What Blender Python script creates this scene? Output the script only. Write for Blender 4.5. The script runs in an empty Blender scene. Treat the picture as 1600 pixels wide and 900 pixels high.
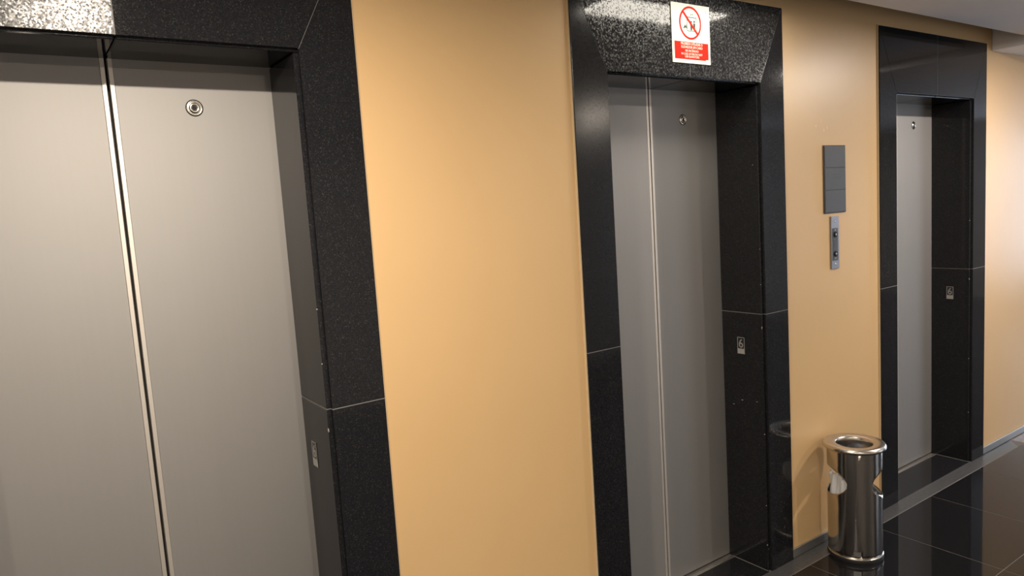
import bpy, bmesh, math, random
from mathutils import Vector, Matrix
random.seed(6)
S = bpy.context.scene
C = S.collection

# ------------------------------------------------------------------ camera
FPX, YAW, PITCH, ROLL = 1121.6157, 0.6026048, -0.1107030, -0.0642945
CAM = Vector((0.0, -1.86085, 1.65645))
F = Vector((math.sin(YAW)*math.cos(PITCH), math.cos(YAW)*math.cos(PITCH), math.sin(PITCH)))
R0 = Vector((math.cos(YAW), -math.sin(YAW), 0)); U0 = R0.cross(F)
Rv = math.cos(ROLL)*R0 + math.sin(ROLL)*U0
Uv = -math.sin(ROLL)*R0 + math.cos(ROLL)*U0
cd = bpy.data.cameras.new('camera'); cam = bpy.data.objects.new('camera', cd); C.objects.link(cam)
cd.sensor_width = 36; cd.lens = FPX/1600*36; cd.clip_start = 0.02
M = Matrix.Identity(4)
for i in range(3):
    M[i][0], M[i][1], M[i][2], M[i][3] = Rv[i], Uv[i], -F[i], CAM[i]
cam.matrix_world = M
S.camera = cam

# ------------------------------------------------------------------ world, exposure
w = bpy.data.worlds.new('world'); S.world = w; w.use_nodes = True
w.node_tree.nodes['Background'].inputs[0].default_value = (0.6, 0.65, 0.75, 1)
w.node_tree.nodes['Background'].inputs[1].default_value = 0.1
S.view_settings.view_transform = 'Standard'; S.view_settings.look = 'None'
S.view_settings.exposure = 0.0; S.view_settings.gamma = 1.0; S.view_settings.use_curve_mapping = False

# light levels (lamps themselves are built further down)
WARM = (1.0, 0.87, 0.72)
LAMP_W = {'a': 52, 'b': 42, 'fill': 31}
PANEL_EMIT = 15.0
FILL_WINDOW_EMIT = 2.2
END_WINDOW_EMIT = 19.0

# ------------------------------------------------------------------ materials
def new_mat(name):
    m = bpy.data.materials.new(name); m.use_nodes = True
    return m, m.node_tree.nodes, m.node_tree.links, m.node_tree.nodes['Principled BSDF']
def simple(name, col, rough=0.5, metal=0.0, spec=0.5, emit=None, es=0):
    m, n, l, b = new_mat(name)
    b.inputs['Base Color'].default_value = (*col, 1); b.inputs['Roughness'].default_value = rough
    b.inputs['Metallic'].default_value = metal; b.inputs['Specular IOR Level'].default_value = spec
    if emit: b.inputs['Emission Color'].default_value = (*emit, 1); b.inputs['Emission Strength'].default_value = es
    return m
def noisy(name, c1, c2, scale, rough=0.5, metal=0.0, bump=0.0, bscale=None, stretch=(1,1,1), r2=None, detail=4):
    m, n, l, b = new_mat(name)
    tc = n.new('ShaderNodeTexCoord'); mp = n.new('ShaderNodeMapping'); mp.inputs['Scale'].default_value = stretch
    l.new(tc.outputs['Object'], mp.inputs['Vector'])
    t = n.new('ShaderNodeTexNoise'); t.inputs['Scale'].default_value = scale; t.inputs['Detail'].default_value = detail
    l.new(mp.outputs['Vector'], t.inputs['Vector'])
    r = n.new('ShaderNodeValToRGB'); r.color_ramp.elements[0].position = .3; r.color_ramp.elements[1].position = .7
    r.color_ramp.elements[0].color = (*c1, 1); r.color_ramp.elements[1].color = (*c2, 1)
    l.new(t.outputs['Fac'], r.inputs['Fac']); l.new(r.outputs['Color'], b.inputs['Base Color'])
    b.inputs['Roughness'].default_value = rough; b.inputs['Metallic'].default_value = metal
    if r2 is not None:
        mr = n.new('ShaderNodeMapRange'); mr.inputs['To Min'].default_value = rough; mr.inputs['To Max'].default_value = r2
        l.new(t.outputs['Fac'], mr.inputs['Value']); l.new(mr.outputs['Result'], b.inputs['Roughness'])
    if bump:
        t2 = n.new('ShaderNodeTexNoise'); t2.inputs['Scale'].default_value = bscale or scale; t2.inputs['Detail'].default_value = 3
        l.new(mp.outputs['Vector'], t2.inputs['Vector'])
        bp = n.new('ShaderNodeBump'); bp.inputs['Strength'].default_value = bump; bp.inputs['Distance'].default_value = 0.002
        l.new(t2.outputs['Fac'], bp.inputs['Height']); l.new(bp.outputs['Normal'], b.inputs['Normal'])
    return m
def granite(name, rough=0.16, fleck=0.35, base=(.010,.010,.0115), tilt=.012, hi=.06, scale=420, spec=.31):
    m, n, l, b = new_mat(name)
    tc = n.new('ShaderNodeTexCoord')
    v = n.new('ShaderNodeTexVoronoi'); v.inputs['Scale'].default_value = scale; b.inputs['Specular IOR Level'].default_value = spec
    l.new(tc.outputs['Object'], v.inputs['Vector'])
    sep = n.new('ShaderNodeSeparateColor'); l.new(v.outputs['Color'], sep.inputs['Color'])
    r = n.new('ShaderNodeValToRGB'); e = r.color_ramp.elements
    e[0].position = 0.0; e[0].color = (*base, 1); e[1].position = 1.0; e[1].color = (hi,hi,hi,1)
    k = e.new(.75); k.color = (.014,.014,.016,1); k = e.new(.93); k.color = (hi*.45,hi*.45,hi*.45,1)
    l.new(sep.outputs['Red'], r.inputs['Fac']); l.new(r.outputs['Color'], b.inputs['Base Color'])
    mr = n.new('ShaderNodeMapRange'); mr.inputs['From Min'].default_value = .55; mr.inputs['From Max'].default_value = 1
    mr.inputs['To Min'].default_value = rough; mr.inputs['To Max'].default_value = rough+fleck
    l.new(sep.outputs['Green'], mr.inputs['Value']); l.new(mr.outputs['Result'], b.inputs['Roughness'])
    # each crystal leans its own way: sparkle under the lamps
    sub = n.new('ShaderNodeVectorMath'); sub.operation = 'SUBTRACT'; sub.inputs[1].default_value = (.5,.5,.5)
    l.new(v.outputs['Color'], sub.inputs[0])
    sc = n.new('ShaderNodeVectorMath'); sc.operation = 'SCALE'; sc.inputs['Scale'].default_value = tilt
    l.new(sub.outputs['Vector'], sc.inputs[0])
    g = n.new('ShaderNodeNewGeometry')
    ad = n.new('ShaderNodeVectorMath'); ad.operation = 'ADD'; l.new(g.outputs['Normal'], ad.inputs[0]); l.new(sc.outputs['Vector'], ad.inputs[1])
    no = n.new('ShaderNodeVectorMath'); no.operation = 'NORMALIZE'; l.new(ad.outputs['Vector'], no.inputs[0])
    l.new(no.outputs['Vector'], b.inputs['Normal'])
    return m
def brushed(name, col, rough, aniso=0.5, lo=.92, streak=(90,90,1.2)):
    m, n, l, b = new_mat(name)
    tc = n.new('ShaderNodeTexCoord'); mp = n.new('ShaderNodeMapping'); mp.inputs['Scale'].default_value = streak
    l.new(tc.outputs['Object'], mp.inputs['Vector'])
    t = n.new('ShaderNodeTexNoise'); t.inputs['Scale'].default_value = 1.0; t.inputs['Detail'].default_value = 3
    l.new(mp.outputs['Vector'], t.inputs['Vector'])
    t2 = n.new('ShaderNodeTexNoise'); t2.inputs['Scale'].default_value = 3.0; t2.inputs['Detail'].default_value = 2
    l.new(tc.outputs['Object'], t2.inputs['Vector'])
    mx = n.new('ShaderNodeMath'); mx.operation = 'MULTIPLY_ADD'; mx.inputs[1].default_value = .5
    l.new(t.outputs['Fac'], mx.inputs[0])
    hf = n.new('ShaderNodeMath'); hf.operation = 'MULTIPLY'; hf.inputs[1].default_value = .5
    l.new(t2.outputs['Fac'], hf.inputs[0]); l.new(hf.outputs[0], mx.inputs[2])
    r = n.new('ShaderNodeValToRGB'); r.color_ramp.elements[0].position = .3; r.color_ramp.elements[1].position = .7
    r.color_ramp.elements[0].color = (*[c*lo for c in col], 1); r.color_ramp.elements[1].color = (*col, 1)
    l.new(mx.outputs[0], r.inputs['Fac']); l.new(r.outputs['Color'], b.inputs['Base Color'])
    b.inputs['Metallic'].default_value = 1.0; b.inputs['Roughness'].default_value = rough
    return m

MAT = dict(
    paint=noisy('tan_wall_paint', (.645,.43,.21), (.68,.455,.225), 1.6, rough=.38, bump=.04, bscale=220),
    granite=granite('black_granite', rough=.06, fleck=.05, base=(.008,.0088,.0115), tilt=.004, hi=.042),
    granite_h=granite('honed_black_granite', rough=.26, fleck=.25, base=(.014,.014,.015), tilt=.10, hi=.10, scale=300, spec=.5),
    granite_s=granite('speckled_black_granite', rough=.06, fleck=.40, base=(.016,.016,.016), tilt=.022, hi=.12, scale=230, spec=.5),
    granite_m=granite('satin_black_granite', rough=.17, fleck=.06, base=(.010,.010,.011), tilt=.01, hi=.03),
    offwhite=noisy('pale_wall_paint', (.60,.58,.55), (.64,.62,.59), 1.6, rough=.5),
    sealant=simple('cream_sealant', (.62,.5,.32), .5),
    grout=simple('pale_grout', (.21,.207,.20), .7),
    steel=brushed('brushed_door_steel', (.43,.42,.41), .68, lo=.975),
    strip=brushed('bright_edge_steel', (.74,.70,.65), .60, lo=.98),
    lock=simple('polished_steel', (.75,.72,.66), .22, 1.0),
    dark=simple('dark_recess', (.008,.008,.008), .7),
    alu=simple('aluminium', (.62,.60,.57), .38, 1.0),
    tile=granite('black_polished_tile', rough=.05, fleck=.02, base=(.006,.006,.007), tilt=.0, hi=.012),
    tilegrout=simple('floor_grout', (.12,.11,.10), .75),
    border=noisy('grey_stone_strip', (.060,.060,.061), (.085,.085,.086), 60, rough=.28, bump=.05),
    pale=noisy('pale_brown_stone', (.15,.115,.10), (.19,.15,.13), 30, rough=.15),
    ceil=noisy('ceiling_paint', (.84,.83,.86), (.87,.86,.89), 3, rough=.8),
    base=simple('grey_metal_skirting', (.40,.40,.385), .35, .85),
    chrome=brushed('bin_stainless', (.60,.57,.53), .17, lo=.95, streak=(60,60,.8)),
    rim=brushed('bin_rim_steel', (.58,.54,.49), .27, lo=.95),
    chrome_in=simple('bin_inside_steel', (.40,.38,.36), .35, 1.0),
    rubber=simple('black_rubber', (.012,.012,.012), .55),
    white=simple('sign_white', (.95,.94,.80), .75, spec=.2),
    red=simple('sign_red', (.74,.020,.008), .8, spec=.15),
    black=simple('sign_black', (.02,.03,.025), .5),
    green=simple('sign_green', (.03,.16,.09), .5),
    orange=simple('sign_orange', (.85,.40,.12), .5),
    plate=noisy('dark_bronze_panel', (.048,.044,.040), (.056,.052,.048), 25, rough=.38),
    plate_line=simple('panel_line', (.03,.029,.028), .5),
    plate_edge=simple('panel_edge', (.035,.028,.022), .45),
    btnsteel=simple('call_plate_steel', (.30,.30,.33), .5, 1.0),
    btnblack=simple('call_plate_inset', (.055,.058,.06), .35),
    button=simple('button_black', (.012,.012,.013), .25),
    grey_mark=simple('plaque_grey', (.36,.35,.33), .5),
    plaque=simple('plaque_black', (.012,.012,.012), .3),
    scuff=simple('scraped_plaster', (.76,.60,.38), .7),
    chip=simple('chipped_stone', (.32,.30,.26), .7),
    fill_window_glow=simple('fill_window_glass', (.8,.85,.9), .1, emit=(.80,.88,1.0), es=FILL_WINDOW_EMIT),
    window_dim=simple('daylit_end_glass', (.6,.65,.7), .3, emit=(.66,.80,1.0), es=END_WINDOW_EMIT),
    frame=simple('white_frame', (.55,.55,.55), .4),
    glass=simple('dark_glass', (.02,.022,.025), .05),
    lamp=simple('lamp_lens', (.9,.85,.75), .4, emit=WARM, es=30),
    panel_glow=simple('panel_diffuser', (.9,.9,.85), .4, emit=(1.0,.93,.80), es=PANEL_EMIT),
)
# translucent bag
m, n, l, b = new_mat('plastic_bag'); b.inputs['Base Color'].default_value = (.74,.76,.78,1); b.inputs['Roughness'].default_value = .35
b.inputs['Transmission Weight'].default_value = .15; MAT['bag'] = m

# ------------------------------------------------------------------ helpers
def link(name, bm, mat, parent=None, smooth=False):
    me = bpy.data.meshes.new(name); bm.normal_update(); bm.to_mesh(me); bm.free()
    if smooth:
        for p in me.polygons: p.use_smooth = True
    o = bpy.data.objects.new(name, me); C.objects.link(o)
    if isinstance(mat, str): mat = MAT[mat]
    me.materials.append(mat)
    if parent: o.parent = parent
    return o
def box(x0, x1, y0, y1, z0, z1, bm=None, bev=0.0):
    own = bmesh.new()
    bmesh.ops.create_cube(own, size=1)
    for v in own.verts:
        v.co = Vector(((x0+x1)/2 + v.co.x*(x1-x0), (y0+y1)/2 + v.co.y*(y1-y0), (z0+z1)/2 + v.co.z*(z1-z0)))
    if bev: bmesh.ops.bevel(own, geom=list(own.edges), offset=bev, segments=1, affect='EDGES')
    if bm is None: return own
    t = bpy.data.meshes.new('t'); own.to_mesh(t); own.free(); bm.from_mesh(t); bpy.data.meshes.remove(t)
    return bm
def prism_xz(pts, y0, y1, bm=None, bev=0.0):
    """polygon in x,z extruded from y0 (front) to y1"""
    own = bmesh.new()
    a = [own.verts.new((x, y0, z)) for x, z in pts]; c = [own.verts.new((x, y1, z)) for x, z in pts]
    k = len(pts)
    own.faces.new(a); own.faces.new(list(reversed(c)))
    for i in range(k): own.faces.new((a[i], c[i], c[(i+1) % k], a[(i+1) % k]))
    bmesh.ops.recalc_face_normals(own, faces=list(own.faces))
    if bev: bmesh.ops.bevel(own, geom=list(own.edges), offset=bev, segments=1, affect='EDGES')
    if bm is None: return own
    t = bpy.data.meshes.new('t'); own.to_mesh(t); own.free(); bm.from_mesh(t); bpy.data.meshes.remove(t)
    return bm
def lathe(profile, seg=64, axis='z', at=(0,0,0), bm=None, closed=False):
    bm = bm or bmesh.new(); rings = []
    for r, h in profile:
        ring = []
        for i in range(seg):
            a = 2*math.pi*i/seg; x, y = r*math.cos(a), r*math.sin(a)
            co = (x, y, h) if axis == 'z' else (x, -h, y)
            ring.append(bm.verts.new((co[0]+at[0], co[1]+at[1], co[2]+at[2])))
        rings.append(ring)
    for q in range(len(rings)-1):
        for i in range(seg):
            j = (i+1) % seg
            bm.faces.new((rings[q][i], rings[q][j], rings[q+1][j], rings[q+1][i]))
    bm.faces.new(rings[0]) if closed else None
    bm.faces.new(rings[-1]) if closed else None
    bmesh.ops.recalc_face_normals(bm, faces=list(bm.faces))
    return bm
def text_mesh(body, size, width=None, height=None):
    cu = bpy.data.curves.new('t', 'FONT'); cu.body = body; cu.size = size; cu.align_x = 'CENTER'; cu.align_y = 'CENTER'
    cu.extrude = 0.0002
    o = bpy.data.objects.new('t', cu); C.objects.link(o)
    dg = bpy.context.evaluated_depsgraph_get()
    me = bpy.data.meshes.new_from_object(o.evaluated_get(dg)); bpy.data.objects.remove(o); bpy.data.curves.remove(cu)
    bm = bmesh.new(); bm.from_mesh(me); bpy.data.meshes.remove(me)
    xs = [v.co.x for v in bm.verts]; ys = [v.co.y for v in bm.verts]
    sx = width/(max(xs)-min(xs)) if width else 1; sy = height/(max(ys)-min(ys)) if height else 1
    cx, cy = (max(xs)+min(xs))/2, (max(ys)+min(ys))/2
    for v in bm.verts: v.co = Vector(((v.co.x-cx)*sx, (v.co.y-cy)*sy, v.co.z))
    return bm
def to_wall(bm, x, y, z):            # text plane (x right, y up) -> facing -y
    for v in bm.verts: v.co = Vector((x+v.co.x, y-v.co.z, z+v.co.y))
    return bm
def to_reveal(bm, x, y, z):          # facing -x; reads with its right towards -y
    for v in bm.verts: v.co = Vector((x-v.co.z, y-v.co.x, z+v.co.y))
    return bm
def thing(name, label, cat, loc=(0,0,0), group=None):
    o = bpy.data.objects.new(name, None); C.objects.link(o); o.location = loc; o.empty_display_size = .05
    o['label'] = label; o['category'] = cat
    if group: o['group'] = group
    return o
def struct(o, label=None, cat=None, group=None):
    o['kind'] = 'structure'
    if label: o['label'] = label
    if cat: o['category'] = cat
    if group: o['group'] = group
    return o

# ------------------------------------------------------------------ dimensions (metres)
OW, JW, ZT, ZO, ZJ, D = 0.8373, 0.155, 2.10, 2.4064, 1.1433, 0.220
XL = [-0.1741, 1.7328, 3.6440]
WY = 0.012                    # painted wall face; granite face is y = 0
ZC, GAP = 2.42, 0.16          # ceiling height, gap between ceiling and wall
X0, X1, YB = -3.0, 11.0, -4.0

# ------------------------------------------------------------------ wall with the three lift openings
bm = bmesh.new(); x = X0
for xl in XL:
    box(x, xl-.03, WY, .45, -.05, 2.75, bm); box(xl-.03, xl+OW+.03, WY, .45, ZT+.03, 2.75, bm); x = xl+OW+.03
box(x, X1, WY, .45, -.05, 2.75, bm)
struct(link('wall_back', bm, 'paint'), 'tan painted lobby wall holding the three lift doors', 'wall')
bm = bmesh.new()
box(X0-.1, 5.9, YB-.1, YB, -.05, 2.75, bm); box(7.9, X1+.1, YB-.1, YB, -.05, 2.75, bm)
box(5.9, 7.9, YB-.1, YB, -.05, .2, bm); box(5.9, 7.9, YB-.1, YB, 2.3, 2.75, bm)
struct(link('wall_front', bm, 'offwhite'), 'pale wall opposite the lift doors', 'wall')
bm = box(X0-.1, X0, YB, WY, -.05, 2.75); struct(link('wall_left', bm, 'offwhite'), 'pale end wall at the left of the lobby', 'wall')
bm = bmesh.new()
box(X1, X1+.1, YB, WY, -.05, .3, bm); box(X1, X1+.1, YB, WY, 2.3, 2.75, bm)
box(X1, X1+.1, YB, -1.3, .3, 2.3, bm); box(X1, X1+.1, -.1, WY, .3, 2.3, bm)
struct(link('wall_right', bm, 'offwhite'), 'pale end wall at the right of the lobby', 'wall')

# ceiling panel stopping short of the wall, slab above, beam crossing on the right
struct(link('ceiling', box(X0, X1, YB, -GAP, ZC, ZC+.02), 'ceil'), 'pale grey flat ceiling with an open gap along the wall', 'ceiling')
struct(link('ceiling_slab', box(X0-.1, X1+.1, YB-.1, .45, 2.75, 2.8), 'ceil'), 'concrete slab above the ceiling panel', 'ceiling')
struct(link('trim_beam', box(4.725, 5.30, YB, WY-.001, 2.374, 2.74, bev=.003), 'ceil'), 'pale plaster beam crossing under the ceiling right of the last lift', 'beam')

# ------------------------------------------------------------------ floor: tiles, grey border strip, pale stone
fl = bpy.data.objects.new('floor', None); C.objects.link(fl)
struct(fl, 'polished black tile floor with a grey stone strip along the wall', 'floor')
link('grout_bed', box(X0, X1, YB, .45, -.05, -.0005), 'tilegrout', fl)
T, JX, JY = 0.549, 3.285, -0.074
tile_me = None
xs = []
x = JX
while x > X0: x -= T
xs_start = x
ny = int((JY-YB)/T)+1
i = 0
while xs_start+i*T < X1:
    tx = xs_start+i*T; i += 1
    for j in range(ny):
        ty1 = JY-j*T; ty0 = max(ty1-T, YB)
        full = ty1-T >= YB and tx >= X0 and tx+T <= X1
        if full and tile_me:
            o = bpy.data.objects.new('floor_tile', tile_me); C.objects.link(o)
        else:
            o = link('floor_tile', box(.0012, min(T, X1-tx)-.0012, ty0-ty1+.0012, -.0012, -.012, 0, bev=.0006), 'tile')
            if full: tile_me = o.data
        o.parent = fl; o.location = (tx, ty1, 0)
for a, c in ((X0, -.6), (-.6, 1.3), (1.3, 3.2), (3.2, 5.02)):
    if c < 5: link('border_strip', box(a+.0008, c-.0008, JY+.001, .004, -.012, .0006, bev=.0004), 'border', fl)
    else:
        b2 = bmesh.new()
        q = [(a+.0008, JY+.001), (c-.09, JY+.001), (c+.0, .004), (a+.0008, .004)]
        t0 = [b2.verts.new((px, py, .0006)) for px, py in q]; t1 = [b2.verts.new((px, py, -.012)) for px, py in q]
        b2.faces.new(t0); b2.faces.new(list(reversed(t1)))
        for k in range(4): b2.faces.new((t0[k], t1[k], t1[(k+1) % 4], t0[(k+1) % 4]))
        bmesh.ops.recalc_face_normals(b2, faces=list(b2.faces)); link('border_strip', b2, 'border', fl)
link('strip_edge', box(X0, 4.925, JY-.0012, JY+.0012, -.01, .0008), 'grout', fl)
link('pale_floor_stone', box(5.025, X1, JY+.001, .0105, -.012, .0004), 'pale', fl)

# ------------------------------------------------------------------ skirting on the wall between the surrounds
segs = [(X0, XL[0]-JW), (XL[0]+OW+JW, XL[1]-JW), (XL[1]+OW+JW, XL[2]-JW), (XL[2]+OW+JW, X1)]
for k, (a, c) in enumerate(segs):
    o = link('baseboard_back', box(a+.005, c-.002, .003, WY, .004, .044, bev=.001), 'base')
    struct(o, ['grey metal skirting left of the first lift', 'grey metal skirting between first and second lift',
               'grey metal skirting behind the steel bin', 'grey metal skirting right of the last lift'][k], 'baseboard')

# ------------------------------------------------------------------ granite surrounds and lift doors
WHERE = ['nearest lift at the left', 'middle lift under the red fire sign', 'farthest lift at the right']
G = .0011
def surround(k, xl):
    t = bpy.data.objects.new('trim_%d' % (k+1), None); C.objects.link(t); t.location = (xl+OW/2, 0, 0)
    struct(t, 'black granite surround framing the %s' % WHERE[k], 'door surround')
    h = OW/2; o_ = h+JW
    mats = {0: ('granite_h', 'granite'), 1: ('granite_s', 'granite_s'), 2: ('granite', 'granite')}[k]
    def slab(pts, mat='granite'): link('granite_slab', prism_xz(pts, 0, WY, bev=.0006), mat, t)
    for s in (-1, 1):
        slab([(s*h, .001), (s*o_, .001), (s*o_, ZJ-G), (s*h, ZJ-G)])
        slab([(s*h, ZJ+G), (s*o_, ZJ+G), (s*o_, ZO-G*1.5), (s*h, ZT-G*1.5)], 'granite_m' if (k == 1 and s < 0) else 'granite')
        slab([(s*G, ZT), (s*(h-G*.3), ZT), (s*(o_-G*.3), ZO), (s*G, ZO)], mats[0 if s < 0 else 1])
        # reveal slabs
        xa, xb = sorted((s*(h-.012), s*(h+.029)))
        for z0, z1 in ((.001, ZJ-G), (ZJ+G, ZT-.009)):
            link('reveal_slab', box(xa, xb, WY+.0005, D+.012, z0, z1, bev=.0028), 'granite', t)
        xa, xb = sorted((s*.001, s*(h+.029)))
        link('soffit_slab', box(xa, xb, WY+.0005, D+.012, ZT-.008, ZT+.028, bev=.0028), 'granite', t)
        xa, xb = sorted((s*.001, s*(h-.013)))
    # joints
    g = bmesh.new()
    for s in (-1, 1):
        xa, xb = sorted((s*h, s*o_)); box(xa, xb, .0006, WY, ZJ-G, ZJ+G, g)
        xa, xb = sorted((s*(h-.0115), s*(h+.01))); box(xa, xb, WY+.003, D, ZJ-G, ZJ+G, g)
        prism_xz([(s*h, ZT-G*1.6), (s*o_, ZO-G*1.6), (s*o_, ZO), (s*(h), ZT)], .0008, WY, g)
    box(-G, G, .0008, WY, ZT, ZO, g)
    link('joint_grout', g, 'grout', t)
    s_ = bmesh.new()
    for s in (-1, 1):
        xa, xb = sorted((s*o_, s*(o_+.004))); box(xa, xb, .005, WY+.001, .001, ZO+.004, s_)
    box(-o_, o_, .005, WY+.001, ZO, ZO+.004, s_)
    link('sealant_bead', s_, 'sealant', t)
    link('threshold_slab', box(-h+.0125, h-.0125, .006, D-.030, -.012, .0005, bev=.0008), 'granite', t)
    f = bmesh.new()
    for s in (-1, 1):
        xa, xb = sorted((s*(h-.0125), s*(h-.0145))); box(xa, xb, WY+.002, D-.02, -.002, .0022, f)
    link('floor_sealant', f, 'grout', t)
    # chipped spots along the vertical arris on the right
    for q in range({0: 5, 1: 6, 2: 4}[k]):
        zz = [1.085, .62, 1.42, .30, 1.27, .12][q]; c = bmesh.new()
        bmesh.ops.create_icosphere(c, subdivisions=1, radius=1)
        rr = [.006, .0025, .002, .003, .002, .003][q]
        for v in c.verts:
            j = random.uniform(.6, 1.3)
            v.co = Vector((h-.0122+v.co.x*.0022*j, WY+.002+v.co.y*.0022*j, zz+v.co.z*rr*j))
        link('chip', c, 'chip', t)
    return t
def lift_door(k, xl):
    t = bpy.data.objects.new('door_%d' % (k+1), None); C.objects.link(t); t.location = (xl+OW/2, D, 0)
    struct(t, ['brightly lit brushed steel lift door nearest the camera', 'brushed steel lift door under the red fire sign',
               'narrow looking steel lift door farthest away behind the bin'][k], 'lift door')
    h = OW/2
    for s in (-1, 1):
        xa, xb = sorted((s*.0150, s*(h+.025)))
        p = link('door_panel', box(xa, xb, 0, .028, .008, ZT+.05), 'steel', t)
        xa, xb = sorted((s*.0034, s*.0146))
        link('edge_strip', box(xa, xb, -.0015, .028, .008, ZT+.05, bev=.001), 'strip', p)
        if s > 0:
            lx, lz = .197, 1.9755
            link('lock_ring', lathe([(.0200,.0), (.0200,.0016), (.0188,.0022), (.0168,.0022), (.0160,.0008)], 48, 'y', (lx, 0, lz)), 'lock', p, True)
            link('lock_groove', lathe([(.0225,.0003), (.0198,.0004)], 48, 'y', (lx, 0, lz)), 'dark', p)
            link('lock_barrel', lathe([(.0160,.0006), (.0128,.0006), (.0122,.0034), (.0100,.0040), (.0072,.0034), (.0066,.0008)], 40, 'y', (lx, 0, lz)), 'lock', p, True)
            link('keyhole', lathe([(.0066,.0008), (.0001,.0008)], 6, 'y', (lx, 0, lz)), 'dark', p)
    link('backing', box(-h-.028, h+.028, .032, .05, 0, ZT+.02), 'dark', t)
    link('sill', box(-h+.013, h-.013, -.028, -.013, -.012, .0022, bev=.0008), 'alu', t)
    link('sill_groove', box(-h+.013, h-.013, -.013, .03, -.012, -.004), 'dark', t)
    return t
trims = []
for k, xl in enumerate(XL):
    trims.append(surround(k, xl)); lift_door(k, xl)
# small knocks: specks on the middle reveal, scraped plaster by the notice panel
def flake(name, c, r, mat, parent):
    b_ = bmesh.new(); bmesh.ops.create_icosphere(b_, subdivisions=2, radius=1)
    for v in b_.verts:
        j = random.uniform(.55, 1.25); v.co = Vector((c[0]+v.co.x*r[0]*j, c[1]+v.co.y*r[1]*j, c[2]+v.co.z*r[2]*j))
    return link(name, b_, mat, parent)
for y, z, rr in ((.170, .726, .004), (.124, .752, .005), (.048, .758, .004), (.039, 1.77, .003)):
    flake('chip', (OW/2-.012, y, z), (.0005, rr, rr*.45), 'chip', trims[1])
for x, z, rx, rz in ((2.975, 1.930, .007, .004), (3.035, 1.912, .006, .007), (3.060, 1.925, .004, .009), (3.012, 1.955, .002, .012)):
    flake('plaster_scuff', (x, WY, z), (rx, .0006, rz), 'scuff', bpy.data.objects['wall_back'])

# ------------------------------------------------------------------ floor number plaques on the right reveals
for k, xl in enumerate(XL):
    px = xl+OW-.012; yc = (.1455, .122, .1165)[k]; zc = (.985, .997, 1.0)[k]
    t = thing('floor_number_plaque', 'small black plaque with a 6 in the %s doorway' % ('nearest left', 'middle', 'farthest right')[k], 'plaque', (px, yc, zc-.0365), 'floor number plaques')
    W2, H2 = .0185, .0365
    link('plate', box(-.0016, 0, -W2, W2, 0, 2*H2), 'plaque', t)
    fr = bmesh.new()
    for a, c, z0, z1 in ((-W2, -W2+.0022, .022, 2*H2), (W2-.0022, W2, .022, 2*H2), (-W2, W2, 2*H2-.0022, 2*H2)):
        box(-.0020, -.0014, a, c, z0, z1, fr)
    link('border', fr, 'grey_mark', t)
    link('digit', to_reveal(text_mesh('6', .05, .021, .038), -.0018, 0, .046), 'grey_mark', t)
    link('braille_plate', box(-.0022, -.0012, -W2, W2, 0, .0225), 'grey_mark', t)

# ------------------------------------------------------------------ fire sign on the middle surround
SX0, SX1, SZ0, SZ1 = 2.055, 2.264, 2.149, 2.363
sw, sh = SX1-SX0, SZ1-SZ0
t = thing('fire_safety_sign', 'white and red no-lift-in-fire sign above the middle lift', 'sign', (SX0, -.0005, SZ0))
link('sign_plate', box(0, sw, -.003, 0, 0, sh, bev=.0006), 'white', t)
Y = -.0032
def flat(name, pts, mat, y=Y, parent=t): return link(name, prism_xz(pts, y-.0003, y+.0003), mat, parent)
rf = flat('red_field', [(.012, .014), (sw-.012, .014), (sw-.012, .077), (.012, .077)], 'red')
for body, zz, wd, ht in (('PROIBIDO UTILIZAR O', .0700, .118, .0088), ('ELEVADOR EM CASO', .0580, .116, .0088), ('DE INCÊNDIO', .0462, .072, .0098),
                         ('IN CASE OF FIRE DO NOT', .0335, .116, .0074), ('USE ELEVATORS', .0238, .078, .0074)):
    link('lettering', to_wall(text_mesh(body, .01, wd, ht), sw/2, Y-.0006, zz), 'white', rf)
flat('maker_mark', [(sw-.03, .010), (sw-.011, .010), (sw-.011, .017), (sw-.027, .017)], 'white', Y-.0006)
cx, cz, ro, ri = sw*.5-.004, .146, .060, .0525
ring = bmesh.new(); N = 72
for i in range(N):
    a, c = 2*math.pi*i/N, 2*math.pi*(i+1)/N
    prism_xz([(cx+ro*math.cos(a), cz+ro*math.sin(a)), (cx+ro*math.cos(c), cz+ro*math.sin(c)), (cx+ri*math.cos(c), cz+ri*math.sin(c)), (cx+ri*math.cos(a), cz+ri*math.sin(a))], Y-.0006, Y, ring)
link('prohibition_ring', ring, 'red', t)
pc = bmesh.new()
bx0, bx1, bz0, bz1 = cx-.019, cx+.034, cz-.030, cz+.022
for q in ((bx0, bx1, bz1-.003, bz1), (bx0, bx1, bz0, bz0+.003), (bx0, bx0+.0025, bz0, bz1), (bx1-.002, bx1, bz0, bz1)):
    prism_xz([(q[0], q[2]), (q[1], q[2]), (q[1], q[3]), (q[0], q[3])], Y-.0004, Y, pc)
link('lift_cabin_pictogram', pc, 'green', t)
fg = bmesh.new()
for px, pz in ((cx+.005, cz-.004), (cx+.022, cz-.002)):
    prism_xz([(px-.004, pz-.022), (px+.004, pz-.022), (px+.006, pz+.002), (px-.006, pz+.002)], Y-.0004, Y, fg)
    prism_xz([(px+.0042*math.cos(a*math.pi/5), pz+.008+.0048*math.sin(a*math.pi/5)) for a in range(10)], Y-.0004, Y, fg)
link('figure_pictogram', fg, 'black', t)
link('flame_pictogram', prism_xz([(cx-.040, cz-.024), (cx-.030, cz-.006), (cx-.027, cz-.013), (cx-.022, cz-.003), (cx-.019, cz-.022), (cx-.025, cz-.018), (cx-.031, cz-.020)], Y-.0004, Y), 'black', t)
ar = bmesh.new()
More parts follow.
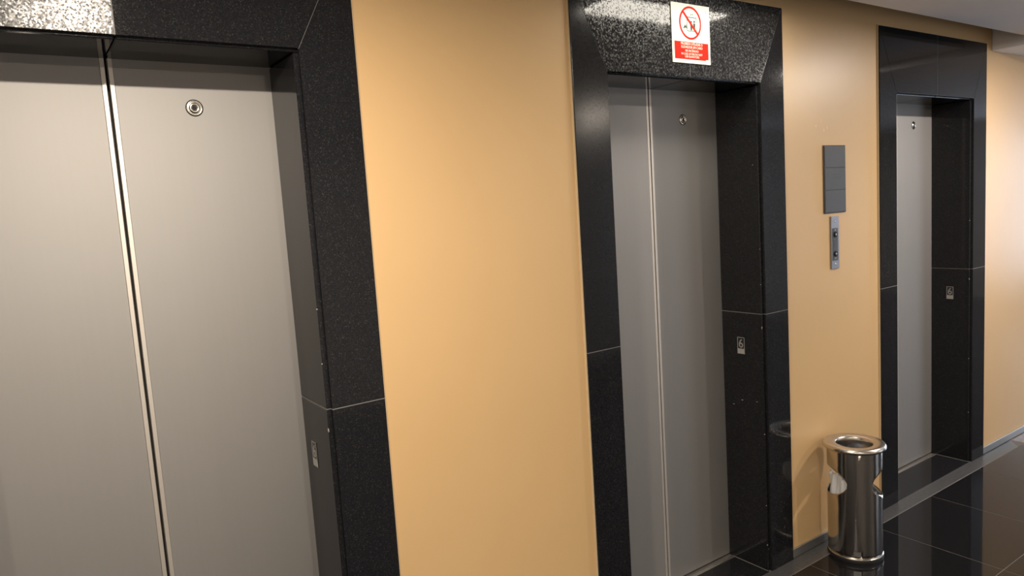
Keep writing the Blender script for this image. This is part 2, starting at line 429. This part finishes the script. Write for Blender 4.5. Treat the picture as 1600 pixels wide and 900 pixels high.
for ax, up in ((cx+.004, 1), (cx+.013, -1)):
    prism_xz([(ax-.003, cz+.031-up*.003), (ax+.003, cz+.031-up*.003), (ax, cz+.031+up*.004)], Y-.0004, Y, ar)
link('arrow_pictogram', ar, 'green', t)
u = .7071; hw = .0042
link('prohibition_slash', prism_xz([(cx-u*ri-u*hw, cz+u*ri-u*hw), (cx+u*ri-u*hw, cz-u*ri-u*hw), (cx+u*ri+u*hw, cz-u*ri+u*hw), (cx-u*ri+u*hw, cz+u*ri+u*hw)], Y-.0010, Y-.0002), 'red', t)
flat('corner_mark', [(sw-.022, sh-.026), (sw-.020, sh-.026), (sw-.020, sh-.017), (sw-.022, sh-.017)], 'orange')

# ------------------------------------------------------------------ notice panel and call buttons between lifts two and three
PX0, PX1, PZ0, PZ1 = 3.022, 3.197, 1.540, 1.846
pw, ph = PX1-PX0, PZ1-PZ0
t = thing('notice_panel', 'dark grey rectangular plate on the tan wall above the call buttons', 'panel', (PX0, WY, PZ0))
link('panel_edge', box(0, pw, -.006, 0, 0, ph, bev=.002), 'plate_edge', t)
for z0, z1 in ((.004, ph*.335), (ph*.335+.003, ph*.665), (ph*.665+.003, ph-.004)):
    link('panel_field', box(.005, pw-.005, -.0078, -.004, z0, z1, bev=.0008), 'plate', t)
for zz in (.505, .53, .565): link('engraved_line', box(pw*.4, pw*.76, -.0081, -.0076, ph*zz, ph*zz+.002), 'plate_line', t)

BX0, BX1, BZ0, BZ1 = 3.071, 3.134, 1.284, 1.525
bw, bh = BX1-BX0, BZ1-BZ0
t = thing('call_button_plate', 'narrow brushed steel plate with two lift call buttons below the dark panel', 'call buttons', (BX0, WY, BZ0))
link('face_plate', box(0, bw, -.007, 0, 0, bh, bev=.0012), 'btnsteel', t)
ins = link('inset', box(.008, bw-.012, -.0085, -.005, bh*.155, bh*.775, bev=.0006), 'btnblack', t)
for fz, d in ((.655, 1), (.285, -1)):
    zc_ = bh*fz
    bt = link('button', lathe([(.0130,.0), (.0130,.0035), (.0115,.005), (.0001,.005)], 32, 'y', (bw*.47, -.0083, zc_)), 'button', t, False)
    link('button_light', lathe([(.0038,.0053), (.0001,.0056)], 16, 'y', (bw*.47, -.0083, zc_)), 'alu', bt)
    az = zc_+d*.021; s = .006
    link('arrow_mark', prism_xz([(bw*.47-s, az-d*s*.7), (bw*.47+s, az-d*s*.7), (bw*.47, az+d*s*.8)], -.0090, -.0080), 'grey_mark', ins)
link('centre_label', box(bw*.30, bw*.64, -.0090, -.008, bh*.40, bh*.55), 'plate', ins)
for fz in (.90, .085):
    link('screw', lathe([(.0042,0), (.0040,.0012), (.0001,.0018)], 20, 'y', (bw*.5, -.007, bh*fz)), 'lock', t, True)

# ------------------------------------------------------------------ litter bin
t = thing('litter_bin', 'round stainless steel litter bin with side openings standing against the tan wall', 'bin', (2.984, -.142, 0))
RB, ZB0, ZB1, HC, HA, HB = .1135, .020, .507, .354, math.radians(64), .063
bm = bmesh.new()
for c0 in (math.radians(131), math.radians(-49)):
    angs = []
    ca = [math.atan2(ZB1-HC, math.pi/2), math.atan2(ZB1-HC, -math.pi/2), math.atan2(ZB0-HC, -math.pi/2)+2*math.pi, math.atan2(ZB0-HC, math.pi/2)+2*math.pi]
    for q in range(4):
        a0 = ca[q]; a1 = ca[(q+1) % 4] + (2*math.pi if q == 3 else 0)
        k = 40 if q in (0, 2) else 14
        for i in range(k): angs.append((q, i/k))
    rays = []
    cs = [(math.pi/2, ZB1-HC), (-math.pi/2, ZB1-HC), (-math.pi/2, ZB0-HC), (math.pi/2, ZB0-HC)]
    NR = 14
    for q, f in angs:
        ox = cs[q][0]*(1-f)+cs[(q+1) % 4][0]*f; oz = cs[q][1]*(1-f)+cs[(q+1) % 4][1]*f
        ph_ = math.atan2(oz/HB, ox/HA); ix, iz = HA*math.cos(ph_), HB*math.sin(ph_)
        col = []
        for r in range(NR+1):
            g = r/NR; th, z = ix*(1-g)+ox*g, iz*(1-g)+oz*g
            col.append(bm.verts.new((RB*math.cos(c0+th), RB*math.sin(c0+th), HC+z)))
        rays.append(col)
    for i in range(len(rays)):
        A, B = rays[i], rays[(i+1) % len(rays)]
        for r in range(NR): bm.faces.new((A[r], A[r+1], B[r+1], B[r]))
bmesh.ops.remove_doubles(bm, verts=list(bm.verts), dist=.00005)
bmesh.ops.recalc_face_normals(bm, faces=list(bm.faces))
body = link('bin_body', bm, 'chrome', t, True)
so = body.modifiers.new('thickness', 'SOLIDIFY'); so.thickness = .0015; so.offset = -1
link('base_ring', lathe([(.1155,.0), (.1165,.012), (.1150,.0175), (.1100,.0175), (.108,.0)], 96), 'rubber', t, True)
link('base_bead', lathe([(.1120,.0175), (.1150,.018), (.1158,.0195), (.1150,.021), (.1125,.0215)], 96), 'lock', t, True)
link('bin_floor', lathe([(.112,.022), (.0005,.022)], 64), 'chrome_in', t)
link('rim', lathe([(.1125,.500), (.1260,.501), (.1300,.505), (.1305,.510), (.1285,.516), (.1240,.521), (.1150,.5235), (.0900,.5215), (.0780,.5190), (.0755,.5150), (.0745,.500), (.0745,.440), (.0730,.440), (.0730,.500)], 96), 'rim', t, True)
sk = bmesh.new(); NS = 96                                   # crumpled liner, hooked up on one side
def bagpt(a, f):
    top = .330 + .055*math.cos(a-math.radians(150)); z = .03 + (top-.03)*f
    r = .098 + .006*math.sin(9*a+5*f) + .004*math.sin(23*a-9*f) - .006*(1-f)
    return (r*math.cos(a), r*math.sin(a), z + (.008*math.sin(7*a) if f > .95 else 0))
vv = [[sk.verts.new(bagpt(2*math.pi*i/NS, j/16)) for i in range(NS)] for j in range(17)]
for j in range(16):
    for i in range(NS): sk.faces.new((vv[j][i], vv[j][(i+1) % NS], vv[j+1][(i+1) % NS], vv[j+1][i]))
link('bin_liner', sk, 'bag', t, True)['label'] = 'white plastic bag liner'
ls = bmesh.new(); a0 = math.radians(-150+4); da = .017/RB
vs = [[ls.verts.new(((RB+.0006)*math.cos(a0+da*(i/6-.5)*2*.9), (RB+.0006)*math.sin(a0+da*(i/6-.5)*2*.9), z)) for i in range(7)] for z in (.034, .056)]
for i in range(6): ls.faces.new((vs[0][i], vs[0][i+1], vs[1][i+1], vs[1][i]))
link('maker_label', ls, 'alu', t)

# ------------------------------------------------------------------ ceiling lamps, window and far door of the lobby, plus added fill sources
def downlight(x, y, power, label, col=WARM):
    t = thing('ceiling_downlight', label, 'downlight', (x, y, ZC), 'ceiling downlights')
    link('lamp_trim', lathe([(.060,-.0005), (.060,-.005), (.050,-.007), (.044,-.003), (.044,-.0005)], 40), 'frame', t, True)
    link('lamp_lens', lathe([(.044,-.0012), (.0005,-.0012)], 40), 'lamp', t)
    ld = bpy.data.lights.new('lamp_light', 'AREA'); ld.shape = 'DISK'; ld.size = .085; ld.energy = power; ld.color = col
    lo = bpy.data.objects.new('lamp_light', ld); C.objects.link(lo); lo.parent = t; lo.location = (0, 0, -.010)
    return t
downlight(.25, -.96, LAMP_W['a'], 'round ceiling downlight in front of the nearest lift')
downlight(4.33, -.96, LAMP_W['b'], 'round ceiling downlight in front of the farthest lift', (1.0, .89, .80))
for fx, wh in ((-1.3, 'left end (added fill)'), (.9, 'middle'), (4.3, 'glazed door')):  # left-end and middle lamps are unseen, added as neutral fill for the doors
    downlight(fx, -2.95, LAMP_W['fill'], 'round ceiling downlight near the opposite wall by the %s' % wh)
t = thing('ceiling_light_panel', 'small rectangular ceiling light near the middle lift', 'ceiling light', (2.28, -.285, ZC))
link('panel_frame', box(-.36, .36, -.115, .115, -.006, -.0005, bev=.001), 'frame', t)
link('diffuser', box(-.34, .34, -.105, .105, -.0075, -.004), 'panel_glow', t)

wn = bpy.data.objects.new('fill_window_1', None); C.objects.link(wn); wn.location = (6.9, YB, .2)  # unseen window added to throw cool fill light on ceiling and right-hand wall
struct(wn, 'added unseen fill window in the wall opposite, right of the glazed door', 'window')
link('pane', box(-1.0, 1.0, -.07, -.06, 0, 2.1), 'fill_window_glow', wn)
for xx in (-.975, 0, .975): link('window_bar', box(xx-.025, xx+.025, -.08, 0, 0, 2.1), 'frame', wn)
for zz in (0.025, 2.075): link('window_bar', box(-1.0, 1.0, -.08, 0, zz-.025, zz+.025), 'frame', wn)
wn = bpy.data.objects.new('window_2', None); C.objects.link(wn); wn.location = (X1, -.70, .3)
struct(wn, 'tall daylit window in the right end wall', 'window')
link('pane', box(.03, .04, -.6, .6, 0, 2.0), 'window_dim', wn)
for yy in (-.575, 0, .575): link('window_bar', box(0, .05, yy-.025, yy+.025, 0, 2.0), 'frame', wn)
for zz in (0.025, 1.975): link('window_bar', box(0, .05, -.6, .6, zz-.025, zz+.025), 'frame', wn)

dr = bpy.data.objects.new('door_4', None); C.objects.link(dr); dr.location = (5.3, YB, 0)
struct(dr, 'glazed double door in the wall opposite the lifts', 'door')
for xx in (-.62, -.05, .05, .62): link('door_stile', box(xx-.04, xx+.04, 0, .05, 0, 2.12), 'frame', dr)
link('door_head', box(-.66, .66, 0, .05, 2.12, 2.2), 'frame', dr)
for xx in (-.335, .335):
    link('door_rail', box(xx-.25, xx+.25, 0, .045, 0, .12), 'frame', dr); link('door_glass', box(xx-.25, xx+.25, .01, .02, .12, 2.12), 'glass', dr)
